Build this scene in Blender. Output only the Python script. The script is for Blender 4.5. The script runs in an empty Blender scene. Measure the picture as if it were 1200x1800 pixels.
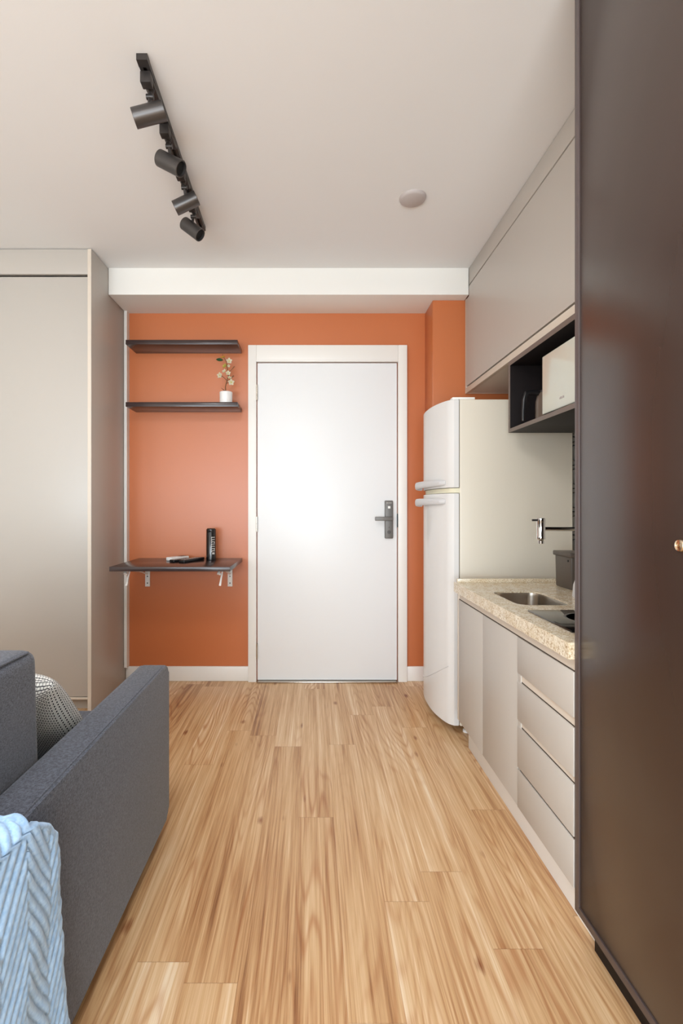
import bpy, bmesh, math, random
from mathutils import Vector, Matrix
random.seed(7)
PI = math.pi
sc = bpy.context.scene
COL = sc.collection

# ------------------------------------------------------------------ camera
EYE = 1.165
cd = bpy.data.cameras.new('camera'); cam = bpy.data.objects.new('camera', cd); COL.objects.link(cam)
cam.location = (0, 0, EYE); cam.rotation_euler = (PI/2, 0, 0)
cd.sensor_fit = 'HORIZONTAL'; cd.sensor_width = 36; cd.lens = 36*850/1200
cd.shift_x = 52/1200; cd.shift_y = -9/1200; cd.clip_start = 0.05
sc.camera = cam

# ------------------------------------------------------------------ light and exposure
sc.view_settings.view_transform = 'Standard'
try: sc.view_settings.look = 'None'
except Exception: pass
sc.view_settings.gamma = 1.0
sc.view_settings.use_curve_mapping = False
sc.view_settings.exposure = 0.2
w = bpy.data.worlds.new('world'); sc.world = w; w.use_nodes = True
bgn = w.node_tree.nodes['Background']; bgn.inputs[0].default_value = (0.86, 0.93, 1.0, 1); bgn.inputs[1].default_value = 2.0

def area(name, loc, rot, sx, sy, power, col):
    l = bpy.data.lights.new(name, 'AREA'); l.shape = 'RECTANGLE'; l.size = sx; l.size_y = sy
    l.energy = power; l.color = col
    o = bpy.data.objects.new(name, l); COL.objects.link(o); o.location = loc; o.rotation_euler = rot
    return o
# daylight entering by the balcony window behind the camera
area('balcony_daylight', (-0.85, -2.52, 0.98), (PI/2, 0, 0), 3.1, 1.7, 100, (0.79, 0.91, 1.0))
# overhead fill light added to brighten floor and low walls, above the view
area('added_overhead_fill', (-0.55, 0.65, 2.56), (0, 0, 0), 0.7, 0.7, 23, (0.93, 0.96, 1.0))
# upward fill added to brighten the ceiling, as if bounced off an unseen balcony
area('added_upward_fill', (-1.0, -2.50, 0.75), (math.radians(90+42), 0, 0), 2.9, 1.1, 42, (0.80, 0.92, 1.0))
sl = bpy.data.lights.new('sun', 'SUN'); sl.energy = 4.0; sl.angle = .01; sl.color = (.84, .92, 1.0)
so = bpy.data.objects.new('sun', sl); COL.objects.link(so); so.rotation_euler = (math.radians(36), 0, math.radians(-14))

# ------------------------------------------------------------------ materials
def lin(c):
    return tuple(((v/255)/12.92 if v/255 <= .04045 else ((v/255+.055)/1.055)**2.4) for v in c)
def mat(name, rgb, rough=.5, metal=0., bump=0., bscale=200., spec=.5, coat=0., crough=.1, vary=0., vscale=3., stretch=None):
    m = bpy.data.materials.new(name); m.use_nodes = True
    nt = m.node_tree; b = nt.nodes['Principled BSDF']; L = nt.links.new
    c = lin(rgb) + (1,)
    b.inputs['Base Color'].default_value = c
    b.inputs['Roughness'].default_value = rough; b.inputs['Metallic'].default_value = metal
    b.inputs['Specular IOR Level'].default_value = spec
    b.inputs['Coat Weight'].default_value = coat; b.inputs['Coat Roughness'].default_value = crough
    tc = nt.nodes.new('ShaderNodeTexCoord'); mp = nt.nodes.new('ShaderNodeMapping')
    L(tc.outputs['Object'], mp.inputs[0])
    if stretch: mp.inputs['Scale'].default_value = stretch
    n = nt.nodes.new('ShaderNodeTexNoise'); n.inputs['Scale'].default_value = vscale; n.inputs['Detail'].default_value = 5
    L(mp.outputs[0], n.inputs['Vector'])
    r = nt.nodes.new('ShaderNodeMapRange'); r.inputs['To Min'].default_value = 1-vary-.004; r.inputs['To Max'].default_value = 1+vary+.004
    L(n.outputs['Fac'], r.inputs['Value'])
    mx = nt.nodes.new('ShaderNodeVectorMath'); mx.operation = 'SCALE'; mx.inputs[0].default_value = c[:3]
    L(r.outputs[0], mx.inputs['Scale']); L(mx.outputs[0], b.inputs['Base Color'])
    if bump:
        n2 = nt.nodes.new('ShaderNodeTexNoise'); n2.inputs['Scale'].default_value = bscale; n2.inputs['Detail'].default_value = 3
        L(mp.outputs[0], n2.inputs['Vector'])
        bp = nt.nodes.new('ShaderNodeBump'); bp.inputs['Strength'].default_value = bump; bp.inputs['Distance'].default_value = .002
        L(n2.outputs['Fac'], bp.inputs['Height']); L(bp.outputs[0], b.inputs['Normal'])
    return m

M = dict(
    ceiling=mat('ceiling_paint', (234, 232, 230), .9, bump=.05, bscale=90),
    white=mat('white_paint', (240, 236, 229), .6, bump=.04, bscale=90),
    orange=mat('terracotta_paint', (196, 111, 64), .36, spec=.6, bump=.06, bscale=120, vary=.02, vscale=2),
    door=mat('white_lacquer', (238, 237, 236), .35, spec=.4),
    trim=mat('white_trim', (238, 233, 226), .4),
    mdf=mat('greige_laminate', (190, 182, 173), .36, spec=.4),
    mdf_edge=mat('greige_edge', (214, 200, 184), .5),
    dark=mat('dark_laminate', (56, 42, 36), .24, spec=.55, vary=.05, vscale=60, stretch=(1, 1, .03)),
    darkedge=mat('dark_edge_band', (80, 68, 66), .4),
    shelf=mat('black_brown_shelf', (58, 44, 42), .22, vary=.15, vscale=40, stretch=(.05, 1, 1)),
    band=mat('taupe_edge_band', (112, 98, 90), .45),
    niche=mat('charcoal_laminate', (24, 18, 18), .6, spec=.2),
    gapm=mat('joint_shade', (70, 56, 44), .8),  # dark brown that stands in for shade inside the furniture joints
    black=mat('black_metal', (60, 55, 53), .38, metal=.3),
    blackp=mat('black_plastic', (24, 23, 24), .3),
    hole=mat('lamp_interior', (12, 11, 11), .8),
    head=mat('anodised_grey_black', (86, 82, 80), .36, metal=.7),
    fridge=mat('fridge_enamel', (220, 210, 193), .3, spec=.5),
    fridgedoor=mat('fridge_door_enamel', (224, 220, 216), .22),
    cream=mat('aged_cream_plastic', (226, 218, 190), .5),
    greyp=mat('light_grey_plastic', (206, 203, 202), .35),
    gasket=mat('grey_gasket', (120, 112, 100), .8),
    steel=mat('brushed_steel', (190, 180, 168), .22, metal=1.),
    chrome=mat('chrome', (220, 218, 216), .06, metal=1.),
    glass=mat('black_ceramic_glass', (14, 12, 12), .06, coat=.5),
    micro=mat('microwave_white_glass', (208, 208, 195), .14, coat=.4),
    lock=mat('graphite_lock', (112, 108, 104), .45, metal=.4),
    lockd=mat('graphite_dark', (78, 74, 72), .5),
    plate=mat('white_enamel_steel', (236, 230, 224), .35),
    ceramic=mat('white_ceramic', (236, 232, 228), .3),
    leaf=mat('leaf_green', (44, 92, 38), .5, vary=.2, vscale=30),
    olive=mat('olive_bud', (150, 140, 60), .6),
    stem=mat('brown_stem', (112, 72, 38), .7),
    petal=mat('cream_petal', (244, 238, 214), .6),
    yellow=mat('flower_centre', (206, 196, 92), .6),
    amber=mat('amber_petal', (226, 170, 74), .6),
    bottle=mat('black_bottle_enamel', (20, 17, 18), .18, coat=.4),
    letter=mat('silver_print', (196, 190, 184), .4),
    white2=mat('white_plastic', (240, 238, 234), .35),
    bin=mat('taupe_grey_plastic', (84, 74, 66), .42),
    kettle=mat('smoked_plastic', (104, 88, 76), .25),
    knob=mat('polished_nickel', (226, 206, 180), .15, metal=1.),
    lampd=mat('opal_disc', (188, 178, 174), .5),
    board=mat('beige_board', (172, 160, 140), .5),
    rubber=mat('rubber', (40, 36, 34), .8),
)

def fabric(name, dark, light, sc1, bump=.5):
    m = bpy.data.materials.new(name); m.use_nodes = True; nt = m.node_tree; L = nt.links.new
    b = nt.nodes['Principled BSDF']; b.inputs['Roughness'].default_value = .95; b.inputs['Specular IOR Level'].default_value = .15
    b.inputs['Sheen Weight'].default_value = .25; b.inputs['Sheen Roughness'].default_value = .5
    tc = nt.nodes.new('ShaderNodeTexCoord')
    facs = []
    for s in ((1, 1, .28), (.28, .28, 1)):
        mp = nt.nodes.new('ShaderNodeMapping'); mp.inputs['Scale'].default_value = s; L(tc.outputs['Object'], mp.inputs[0])
        n = nt.nodes.new('ShaderNodeTexNoise'); n.inputs['Scale'].default_value = sc1; n.inputs['Detail'].default_value = 2
        L(mp.outputs[0], n.inputs['Vector']); facs.append(n)
    mix = nt.nodes.new('ShaderNodeMath'); mix.operation = 'ADD'; L(facs[0].outputs['Fac'], mix.inputs[0]); L(facs[1].outputs['Fac'], mix.inputs[1])
    cr = nt.nodes.new('ShaderNodeValToRGB'); e = cr.color_ramp.elements
    h = nt.nodes.new('ShaderNodeMath'); h.operation = 'MULTIPLY'; h.inputs[1].default_value = .5; L(mix.outputs[0], h.inputs[0]); L(h.outputs[0], cr.inputs[0])
    e[0].position = .38; e[0].color = lin(dark)+(1,); e[1].position = .62; e[1].color = lin(light)+(1,)
    L(cr.outputs[0], b.inputs['Base Color'])
    bp = nt.nodes.new('ShaderNodeBump'); bp.inputs['Strength'].default_value = bump; bp.inputs['Distance'].default_value = .001
    L(h.outputs[0], bp.inputs['Height']); L(bp.outputs[0], b.inputs['Normal'])
    return m
M['sofa'] = fabric('charcoal_melange', (48, 50, 57), (92, 95, 106), 650)
M['quilt'] = fabric('light_blue_cotton', (154, 190, 228), (180, 211, 241), 180, .3)

def knit():
    m = bpy.data.materials.new('black_white_knit'); m.use_nodes = True; nt = m.node_tree; L = nt.links.new
    b = nt.nodes['Principled BSDF']; b.inputs['Roughness'].default_value = .9; b.inputs['Specular IOR Level'].default_value = .1
    tc = nt.nodes.new('ShaderNodeTexCoord')
    mp = nt.nodes.new('ShaderNodeMapping'); mp.inputs['Rotation'].default_value = (0, 0, 0); L(tc.outputs['UV'], mp.inputs[0])
    br = nt.nodes.new('ShaderNodeTexBrick'); br.inputs['Scale'].default_value = 1
    br.inputs['Color1'].default_value = lin((232, 231, 226))+(1,); br.inputs['Color2'].default_value = lin((222, 221, 216))+(1,)
    br.inputs['Mortar'].default_value = lin((44, 44, 48))+(1,)
    br.inputs['Brick Width'].default_value = .0085; br.inputs['Row Height'].default_value = .0052; br.inputs['Mortar Size'].default_value = .0008
    br.inputs['Mortar Smooth'].default_value = .3
    L(mp.outputs[0], br.inputs['Vector']); L(br.outputs['Color'], b.inputs['Base Color'])
    bp = nt.nodes.new('ShaderNodeBump'); bp.inputs['Strength'].default_value = .6; bp.inputs['Distance'].default_value = .003; bp.invert = True
    L(br.outputs['Fac'], bp.inputs['Height']); L(bp.outputs[0], b.inputs['Normal'])
    return m
M['knit'] = knit()

def granite():
    m = bpy.data.materials.new('beige_granite'); m.use_nodes = True; nt = m.node_tree; L = nt.links.new
    b = nt.nodes['Principled BSDF']; b.inputs['Roughness'].default_value = .18
    tc = nt.nodes.new('ShaderNodeTexCoord')
    n = nt.nodes.new('ShaderNodeTexNoise'); n.inputs['Scale'].default_value = 210; n.inputs['Detail'].default_value = 4; L(tc.outputs['Object'], n.inputs['Vector'])
    n1 = nt.nodes.new('ShaderNodeTexNoise'); n1.inputs['Scale'].default_value = 28; n1.inputs['Detail'].default_value = 3; L(tc.outputs['Object'], n1.inputs['Vector'])
    cr = nt.nodes.new('ShaderNodeValToRGB'); e = cr.color_ramp.elements
    e[0].position = .34; e[0].color = lin((172, 146, 114))+(1,); e[1].position = .68; e[1].color = lin((244, 236, 222))+(1,)
    k = e.new(.45); k.color = lin((222, 206, 180))+(1,); k = e.new(.55); k.color = lin((232, 220, 198))+(1,)
    L(n.outputs['Fac'], cr.inputs[0])
    cr2 = nt.nodes.new('ShaderNodeValToRGB'); e = cr2.color_ramp.elements
    e[0].position = .35; e[0].color = lin((226, 210, 182))+(1,); e[1].position = .65; e[1].color = (1, 1, 1, 1)
    L(n1.outputs['Fac'], cr2.inputs[0])
    mx = nt.nodes.new('ShaderNodeMixRGB'); mx.blend_type = 'MULTIPLY'; mx.inputs[0].default_value = .6
    L(cr.outputs[0], mx.inputs[1]); L(cr2.outputs[0], mx.inputs[2]); L(mx.outputs[0], b.inputs['Base Color'])
    return m
M['granite'] = granite()

def floor_mat():
    m = bpy.data.materials.new('oak_laminate_planks'); m.use_nodes = True; nt = m.node_tree; L = nt.links.new
    b = nt.nodes['Principled BSDF']
    def N(t, **k):
        n = nt.nodes.new(t)
        for a, v in k.items(): setattr(n, a, v)
        return n
    def math_(op, a, b_=None, c=None):
        n = N('ShaderNodeMath', operation=op)
        for i, v in enumerate((a, b_, c)):
            if v is None: continue
            if isinstance(v, (int, float)): n.inputs[i].default_value = v
            else: L(v, n.inputs[i])
        return n.outputs[0]
    def comb(x, y, z):
        n = N('ShaderNodeCombineXYZ')
        for i, v in enumerate((x, y, z)):
            if isinstance(v, (int, float)): n.inputs[i].default_value = v
            else: L(v, n.inputs[i])
        return n.outputs[0]
    tc = N('ShaderNodeTexCoord'); sp = N('ShaderNodeSeparateXYZ'); L(tc.outputs['Object'], sp.inputs[0])
    x, y = sp.outputs[0], sp.outputs[1]
    PW, PL = .132, 1.28
    xs = math_('DIVIDE', math_('ADD', x, .05), PW); pi_ = math_('FLOOR', xs); fx = math_('FRACT', xs)
    wn = N('ShaderNodeTexWhiteNoise', noise_dimensions='1D'); L(pi_, wn.inputs['W'])
    ys = math_('ADD', math_('DIVIDE', y, PL), wn.outputs['Value']); pj = math_('FLOOR', ys); fy = math_('FRACT', ys)
    wn2 = N('ShaderNodeTexWhiteNoise', noise_dimensions='2D'); L(comb(pi_, pj, 0), wn2.inputs['Vector'])
    s2 = N('ShaderNodeSeparateXYZ'); L(wn2.outputs['Color'], s2.inputs[0])
    ox = math_('MULTIPLY', s2.outputs[0], 13.); oy = math_('MULTIPLY', s2.outputs[1], 17.); oz = math_('MULTIPLY', s2.outputs[2], 9.)
    def noise(ax, ay, detail, rough=.5, dist=0.):
        n = N('ShaderNodeTexNoise'); n.inputs['Scale'].default_value = 1; n.inputs['Detail'].default_value = detail
        n.inputs['Roughness'].default_value = rough; n.inputs['Distortion'].default_value = dist
        L(comb(math_('MULTIPLY_ADD', x, ax, ox), math_('MULTIPLY_ADD', y, ay, oy), oz), n.inputs['Vector']); return n.outputs['Fac']
    big = noise(6.5, .55, 1.5, .4, .12)
    streak = noise(70, 1.3, 6, .68, .12)
    mid = noise(17, .7, 3, .55, .15)
    fine = noise(260, 4, 3, .6)
    broad = noise(4.5, .6, 1)
    rings = math_('SINE', math_('MULTIPLY', big, 170.))
    rings = math_('POWER', math_('MULTIPLY_ADD', rings, .5, .5), 3.)
    rm = N('ShaderNodeMapRange'); rm.inputs['From Min'].default_value = .46; rm.inputs['From Max'].default_value = .62; rm.inputs['To Min'].default_value = .12
    L(noise(3.2, .8, 2), rm.inputs['Value'])
    rings = math_('MULTIPLY', rings, rm.outputs[0])
    cr = N('ShaderNodeValToRGB'); e = cr.color_ramp.elements
    e[0].position = .34; e[0].color = lin((132, 84, 50))+(1,); e[1].position = .66; e[1].color = lin((240, 216, 184))+(1,)
    for p, c in ((.42, (186, 139, 94)), (.5, (209, 168, 122)), (.58, (224, 189, 147))):
        k = e.new(p); k.color = lin(c)+(1,)
    v = math_('ADD', math_('MULTIPLY', streak, .50), math_('ADD', math_('MULTIPLY', mid, .34), math_('MULTIPLY', broad, .16)))
    v = math_('ADD', v, math_('MULTIPLY', math_('SUBTRACT', fine, .5), .2))
    v = math_('ADD', v, math_('MULTIPLY', math_('SUBTRACT', s2.outputs[0], .5), .085))
    L(v, cr.inputs[0])
    # darker ring lines
    def mul(c, fac_socket, colr):
        n = N('ShaderNodeMixRGB', blend_type='MULTIPLY'); L(fac_socket, n.inputs[0]); L(c, n.inputs[1]); n.inputs[2].default_value = lin(colr)+(1,); return n.outputs[0]
    c = mul(cr.outputs[0], math_('MULTIPLY', rings, .60), (206, 160, 118))
    # knots
    vo = N('ShaderNodeTexVoronoi'); vo.inputs['Scale'].default_value = 1
    L(comb(math_('MULTIPLY_ADD', x, 7., ox), math_('MULTIPLY_ADD', y, 3., oy), 0), vo.inputs['Vector'])
    kn = N('ShaderNodeMapRange'); kn.inputs['From Min'].default_value = .02; kn.inputs['From Max'].default_value = .10; kn.inputs['To Min'].default_value = .95; kn.inputs['To Max'].default_value = 0.
    L(math_('ADD', vo.outputs['Distance'], math_('MULTIPLY', math_('SUBTRACT', streak, .5), .25)), kn.inputs['Value'])
    c = mul(c, kn.outputs[0], (166, 112, 76))
    # joints
    jx = math_('LESS_THAN', math_('MINIMUM', fx, math_('SUBTRACT', 1., fx)), .004)
    jy = math_('LESS_THAN', math_('MINIMUM', fy, math_('SUBTRACT', 1., fy)), .0011)
    j = math_('MULTIPLY', math_('MAXIMUM', jx, jy), .28)
    c = mul(c, j, (150, 110, 76))
    L(c, b.inputs['Base Color'])
    b.inputs['Roughness'].default_value = .36; b.inputs['Specular IOR Level'].default_value = .5
    bp = N('ShaderNodeBump'); bp.inputs['Strength'].default_value = .12; bp.inputs['Distance'].default_value = .001
    L(fine, bp.inputs['Height']); L(bp.outputs[0], b.inputs['Normal'])
    return m
M['floor'] = floor_mat()

# ------------------------------------------------------------------ mesh helpers
def B(): return bmesh.new()
def bx(bm, x0, x1, y0, y1, z0, z1, bev=0., seg=2):
    r = bmesh.ops.create_cube(bm, size=1); vs = r['verts']
    for v in vs:
        v.co = Vector((x0 if v.co.x < 0 else x1, y0 if v.co.y < 0 else y1, z0 if v.co.z < 0 else z1))
    if bev:
        es = list({e for v in vs for e in v.link_edges})
        bmesh.ops.bevel(bm, geom=es, offset=bev, segments=seg, profile=.5, affect='EDGES')
    return bm
def ring_frame(d):
    d = d.normalized(); up = Vector((0, 0, 1)) if abs(d.z) < .95 else Vector((1, 0, 0))
    a = d.cross(up).normalized(); b = a.cross(d).normalized(); return a, b
def tube(bm, pts, r, n=12, sx=1., sy=1., caps=True):
    pts = [Vector(p) for p in pts]; rs = r if isinstance(r, (list, tuple)) else [r]*len(pts); rings = []
    a = None
    for i, p in enumerate(pts):
        d = (pts[min(i+1, len(pts)-1)] - pts[max(i-1, 0)]).normalized()
        if a is None: a, b = ring_frame(d)
        else:
            a = (a - d*a.dot(d)).normalized(); b = a.cross(d).normalized()
        rings.append([bm.verts.new(p + a*math.cos(2*PI*k/n)*rs[i]*sx + b*math.sin(2*PI*k/n)*rs[i]*sy) for k in range(n)])
    for i in range(len(rings)-1):
        for k in range(n):
            bm.faces.new((rings[i][k], rings[i][(k+1) % n], rings[i+1][(k+1) % n], rings[i+1][k]))
    if caps:
        bm.faces.new(rings[0][::-1]); bm.faces.new(rings[-1])
    return bm
def lathe(bm, prof, c=(0, 0, 0), n=32, axis=None):
    c = Vector(c); rings = []
    M3 = Matrix.Identity(3) if axis is None else Vector((0, 0, 1)).rotation_difference(Vector(axis)).to_matrix()
    for r, z in prof:
        rings.append([bm.verts.new(c + M3 @ Vector((r*math.cos(2*PI*k/n), r*math.sin(2*PI*k/n), z))) for k in range(n)])
    for i in range(len(rings)-1):
        for k in range(n):
            bm.faces.new((rings[i][k], rings[i][(k+1) % n], rings[i+1][(k+1) % n], rings[i+1][k]))
    if prof[0][0] > 1e-5: bm.faces.new(rings[0][::-1])
    if prof[-1][0] > 1e-5: bm.faces.new(rings[-1])
    bmesh.ops.remove_doubles(bm, verts=bm.verts, dist=1e-6)
    return bm
def prism(bm, pts, z0, z1, bev=0.):
    """polygon in x,y extruded in z"""
    lo = [bm.verts.new((p[0], p[1], z0)) for p in pts]; hi = [bm.verts.new((p[0], p[1], z1)) for p in pts]
    n = len(pts); fs = [bm.faces.new(lo[::-1]), bm.faces.new(hi)]
    for i in range(n): fs.append(bm.faces.new((lo[i], lo[(i+1) % n], hi[(i+1) % n], hi[i])))
    if bev:
        es = [e for e in bm.edges if e.verts[0] in lo and e.verts[1] in lo or e.verts[0] in hi and e.verts[1] in hi]
        bmesh.ops.bevel(bm, geom=es, offset=bev, segments=2, profile=.5, affect='EDGES')
    return bm
def finish(bm, name, m, smooth=True, ang=.6):
    bmesh.ops.recalc_face_normals(bm, faces=bm.faces)
    me = bpy.data.meshes.new(name); bm.to_mesh(me); bm.free(); me.materials.append(m)
    if smooth:
        for p in me.polygons: p.use_smooth = True
        try: me.set_sharp_from_angle(angle=ang)
        except Exception: pass
    return me
def tag(o, label, cat, group=None):
    o['label'] = label; o['category'] = cat
    if group: o['group'] = group
    return o
WORLD = {}
def thing(name, label, cat, loc=(0, 0, 0), group=None, rot=(0, 0, 0)):
    o = bpy.data.objects.new(name, None); COL.objects.link(o); o.empty_display_size = .05
    o.location = loc; o.rotation_euler = rot; tag(o, label, cat, group)
    from mathutils import Euler
    WORLD[o] = Matrix.Translation(loc) @ Euler(rot).to_matrix().to_4x4()
    return o
def part(name, bm, m, parent, local=False, smooth=True, label=None, ang=.6):
    if not local: bm.transform(WORLD[parent].inverted())
    o = bpy.data.objects.new(name, finish(bm, name, m, smooth, ang)); COL.objects.link(o); o.parent = parent
    WORLD[o] = WORLD[parent]
    if label: o['label'] = label
    return o
def solo(name, bm, m, label, cat, loc=(0, 0, 0), group=None, ang=.6, rot=(0, 0, 0), local=False):
    if not local: bm.transform(Matrix.Translation(-Vector(loc)))
    o = bpy.data.objects.new(name, finish(bm, name, m, True, ang)); COL.objects.link(o); o.location = loc; o.rotation_euler = rot
    return tag(o, label, cat, group)
def struct(name, bm, m, parent=None):
    o = bpy.data.objects.new(name, finish(bm, name, m, True)); COL.objects.link(o); o['kind'] = 'structure'
    if parent: o.parent = parent; del o['kind']
    WORLD[o] = Matrix.Identity(4)
    return o

# ------------------------------------------------------------------ room shell
H = 2.626; YW = 3.244; XL = -2.72; XR = 1.38; YB = -2.6
struct('floor', bx(B(), XL-.1, XR+.1, YB-.1, YW+.1, -.08, 0), M['floor'])
struct('ceiling', bx(B(), XL-.1, XR+.1, YB-.1, YW+.1, H, H+.1), M['ceiling'])
struct('wall_front', bx(B(), XL-.1, XR+.1, YW, YW+.1, 0, H), M['orange'])
struct('wall_left', bx(B(), XL-.1, XL, YB, YW, 0, H), M['white'])
struct('wall_right', bx(B(), XR, XR+.1, YB, YW, 0, H), M['white'])
WX0, WX1, WZ0, WZ1 = -2.5, .8, .1, 2.4
bm = B()
bx(bm, XL-.1, WX0, YB-.1, YB, 0, H); bx(bm, WX1, XR+.1, YB-.1, YB, 0, H)
bx(bm, WX0, WX1, YB-.1, YB, 0, WZ0); bx(bm, WX0, WX1, YB-.1, YB, WZ1, H)
struct('wall_back', bm, M['white'])
bm = B()
for xa in (WX0, -1.4, -.3, WX1-.05): bx(bm, xa, xa+.05, YB-.07, YB-.02, WZ0, WZ1)
bx(bm, WX0, WX1, YB-.07, YB-.02, WZ0, WZ0+.05); bx(bm, WX0, WX1, YB-.07, YB-.02, WZ1-.05, WZ1)
struct('window_1', bm, M['trim'])
struct('beam', bx(B(), -1.243, .958, 2.958, YW, 2.463, H), M['white']).name = 'trim_3'
struct('wall_pier', bx(B(), .757, XR, 3.035, YW, 0, 2.463, .006), M['orange']).name = 'wall_pier'
struct('fill_light_box', bx(B(), -.92, -.18, .28, 1.02, 2.575, H, .004), M['trim'])   # unseen box added around the overhead fill light
struct('trim_1', bx(B(), -1.243, -1.224, 3.2, YW, .1, 2.463), M['trim'])
bm = B(); bx(bm, -1.243, -.425, 3.231, YW, 0, .098, .003); bx(bm, .633, .757, 3.231, YW, 0, .098, .003)
struct('baseboard_front', bm, M['trim'])

# entrance door
leaf = bx(B(), -.363, .566, 3.222, 3.243, .012, 2.123, .002)
door = struct('door_1', leaf, M['door'])
bm = B()
bx(bm, -.424, -.369, 3.212, YW, 0, 2.241, .003); bx(bm, .573, .633, 3.212, YW, 0, 2.241, .003)
bx(bm, -.369, .573, 3.212, YW, 2.131, 2.241, .003); bx(bm, -.369, .573, 3.206, YW, 2.129, 2.141, .002)
part('door_frame', bm, M['trim'], door)
part('threshold', bx(B(), -.363, .566, 3.19, YW, 0, .010, .002), M['steel'], door)
for z in (1.925, 1.05, .205):
    bm = B(); tube(bm, [(-.366, 3.216, z-.05), (-.366, 3.216, z+.05)], .006); part('hinge', bm, M['steel'], door)
bm = B(); bx(bm, .483, .538, 3.20, 3.223, .955, 1.207, .006, 3); lk = part('lock_plate', bm, M['lock'], door)
bm = B(); bx(bm, .412, .530, 3.15, 3.166, 1.074, 1.100, .004); tube(bm, [(.512, 3.20, 1.087), (.512, 3.16, 1.087)], .011)
part('door_handle', bm, M['lock'], door)
bm = B(); bx(bm, .503, .519, 3.197, 3.201, 1.154, 1.170, .001)
part('sensor_pad', bm, M['white2'], lk)
bm = B(); bx(bm, .495, .501, 3.198, 3.201, 1.188, 1.194)
for k in range(4): bx(bm, .505+k*.006, .509+k*.006, 3.198, 3.201, 1.189, 1.193)
part('logo_mark', bm, M['letter'], lk)
bm = B(); lathe(bm, [(0, 0), (.012, 0), (.012, .004), (0, .005)], (.510, 3.200, .998), 20, (0, -1, 0))
lathe(bm, [(0, 0), (.004, 0), (.004, .003), (0, .003)], (.510, 3.200, 1.030), 12, (0, -1, 0)); part('key_cover', bm, M['lockd'], lk)
bm = B(); bx(bm, .5665, .5715, 3.214, 3.24, 1.03, 1.12); part('latch', bm, M['blackp'], door)

# ------------------------------------------------------------------ wardrobe
t = thing('wardrobe', 'tall greige wardrobe with plain doors on the left, reaching the ceiling', 'wardrobe', (-1.98, 2.98, 0))
WXR = -1.245
bm = B(); bx(bm, WXR-.021, WXR, 2.731, YW-.002, 0, H-.004, .001); sp = part('side_panel', bm, M['mdf'], t)
part('edge_band', bx(B(), WXR-.021, WXR-.0005, 2.7300, 2.7309, .001, H-.004), M['mdf_edge'], sp)
bm = B(); bx(bm, XL+.004, WXR-.021, 2.735, 2.76, 2.482, H-.004, .001); part('top_fascia', bm, M['mdf'], t)
bm = B(); bx(bm, XL+.004, WXR-.021, 2.78, YW-.002, .08, 2.482); part('carcass', bm, M['gapm'], t)
bm = B(); bx(bm, XL+.004, WXR-.021, 2.74, 2.78, .072, .084, .001); part('bottom_rail', bm, M['mdf_edge'], t)
bm = B(); bx(bm, XL+.004, WXR-.021, 2.80, 2.82, 0, .08); part('plinth', bm, M['mdf'], t)
for a, b_ in ((-1.990, WXR-.026), (-2.714, -1.995)):
    part('door', bx(B(), a, b_, 2.745, 2.765, .088, 2.471, .0015), M['mdf'], t)

# ------------------------------------------------------------------ wall shelves
def wshelf(z0, z1, label, grp):
    solo('wall_shelf', bx(B(), -1.178, -.470, 3.058, YW-.001, z0, z1, .0015), M['shelf'], label, 'shelf', (-.824, 3.15, z0), grp)
wshelf(2.193, 2.222, 'black-brown floating shelf on the orange wall, the upper empty one', 'floating wall shelves')
wshelf(1.799, 1.828, 'black-brown floating shelf on the orange wall carrying the flower pot', 'floating wall shelves')

t = thing('folding_desk', 'black-brown fold-down wall desk on white brackets left of the white door', 'desk', (-.81, 3.24, .79))
part('desk_top', bx(B(), -1.158, -.467, 2.762, YW-.001, .796, .822, .0015), M['shelf'], t)
for X in (-1.10, -.548):
    bm = B()
    bx(bm, X-.016, X+.016, 3.236, YW-.001, .632, .79, .002)                        # wall leaf
    bx(bm, X-.011, X+.011, 2.86, 3.236, .784, .7955, .002)                           # rail below the top
    bx(bm, X-.002, X+.002, 3.10, 3.236, .745, .7955)
    tube(bm, [(X, 3.232, .715), (X, 3.10, .752), (X, 2.93, .778)], .006, 8, 1.1, .6)  # brace
    br = part('bracket', bm, M['plate'], t)
    bm = B()
    tube(bm, [(X-.002, 2.875, .783), (X-.004, 2.85, .770), (X+.006, 2.86, .768)], .008, 8)
    tube(bm, [(X+.016, 2.88, .782), (X+.012, 2.86, .745), (X+.006, 2.85, .70)], [.005, .006, .008], 8, .9, .5)
    part('release_lever', bm, M['plate'], br)
    for z in (.655, .70):
        bm = B(); lathe(bm, [(0, 0), (.0045, 0), (.0045, .002), (0, .0025)], (X, 3.2365, z), 10, (0, -1, 0))
        part('screw', bm, M['lockd'], br)

# flower pot
FX, FY, FZ = -.553, 3.115, 1.828
t = thing('flower_pot', 'small white pot with artificial cream blossoms on the lower floating shelf', 'flower pot', (FX, FY, FZ))
bm = B(); lathe(bm, [(0, 0), (.038, 0), (.040, .004), (.041, .074), (.038, .076), (.035, .070), (.034, .060), (0, .058)], (FX, FY, FZ), 32)
part('pot', bm, M['ceramic'], t)
def P(px, py, dy=0.):
    """a point of the plant, from offsets in cm from the pot base"""
    return Vector((FX+px*.01, FY+dy*.01, FZ+py*.01))
stem_pts = [P(0, 6), P(-.4, 11), P(.6, 15), P(1.6, 19), P(.8, 23), P(.2, 27), P(-1.5, 30), P(-2.3, 32)]
bm = B(); tube(bm, stem_pts, [.0035, .003, .003, .0025, .0025, .002, .002, .0015], 8)
tube(bm, [P(.6, 15), P(-2, 17.5, -1), P(-3.6, 18)], .002, 6); tube(bm, [P(.2, 13), P(2.2, 14, -1), P(3.2, 14.6)], .002, 6)
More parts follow.
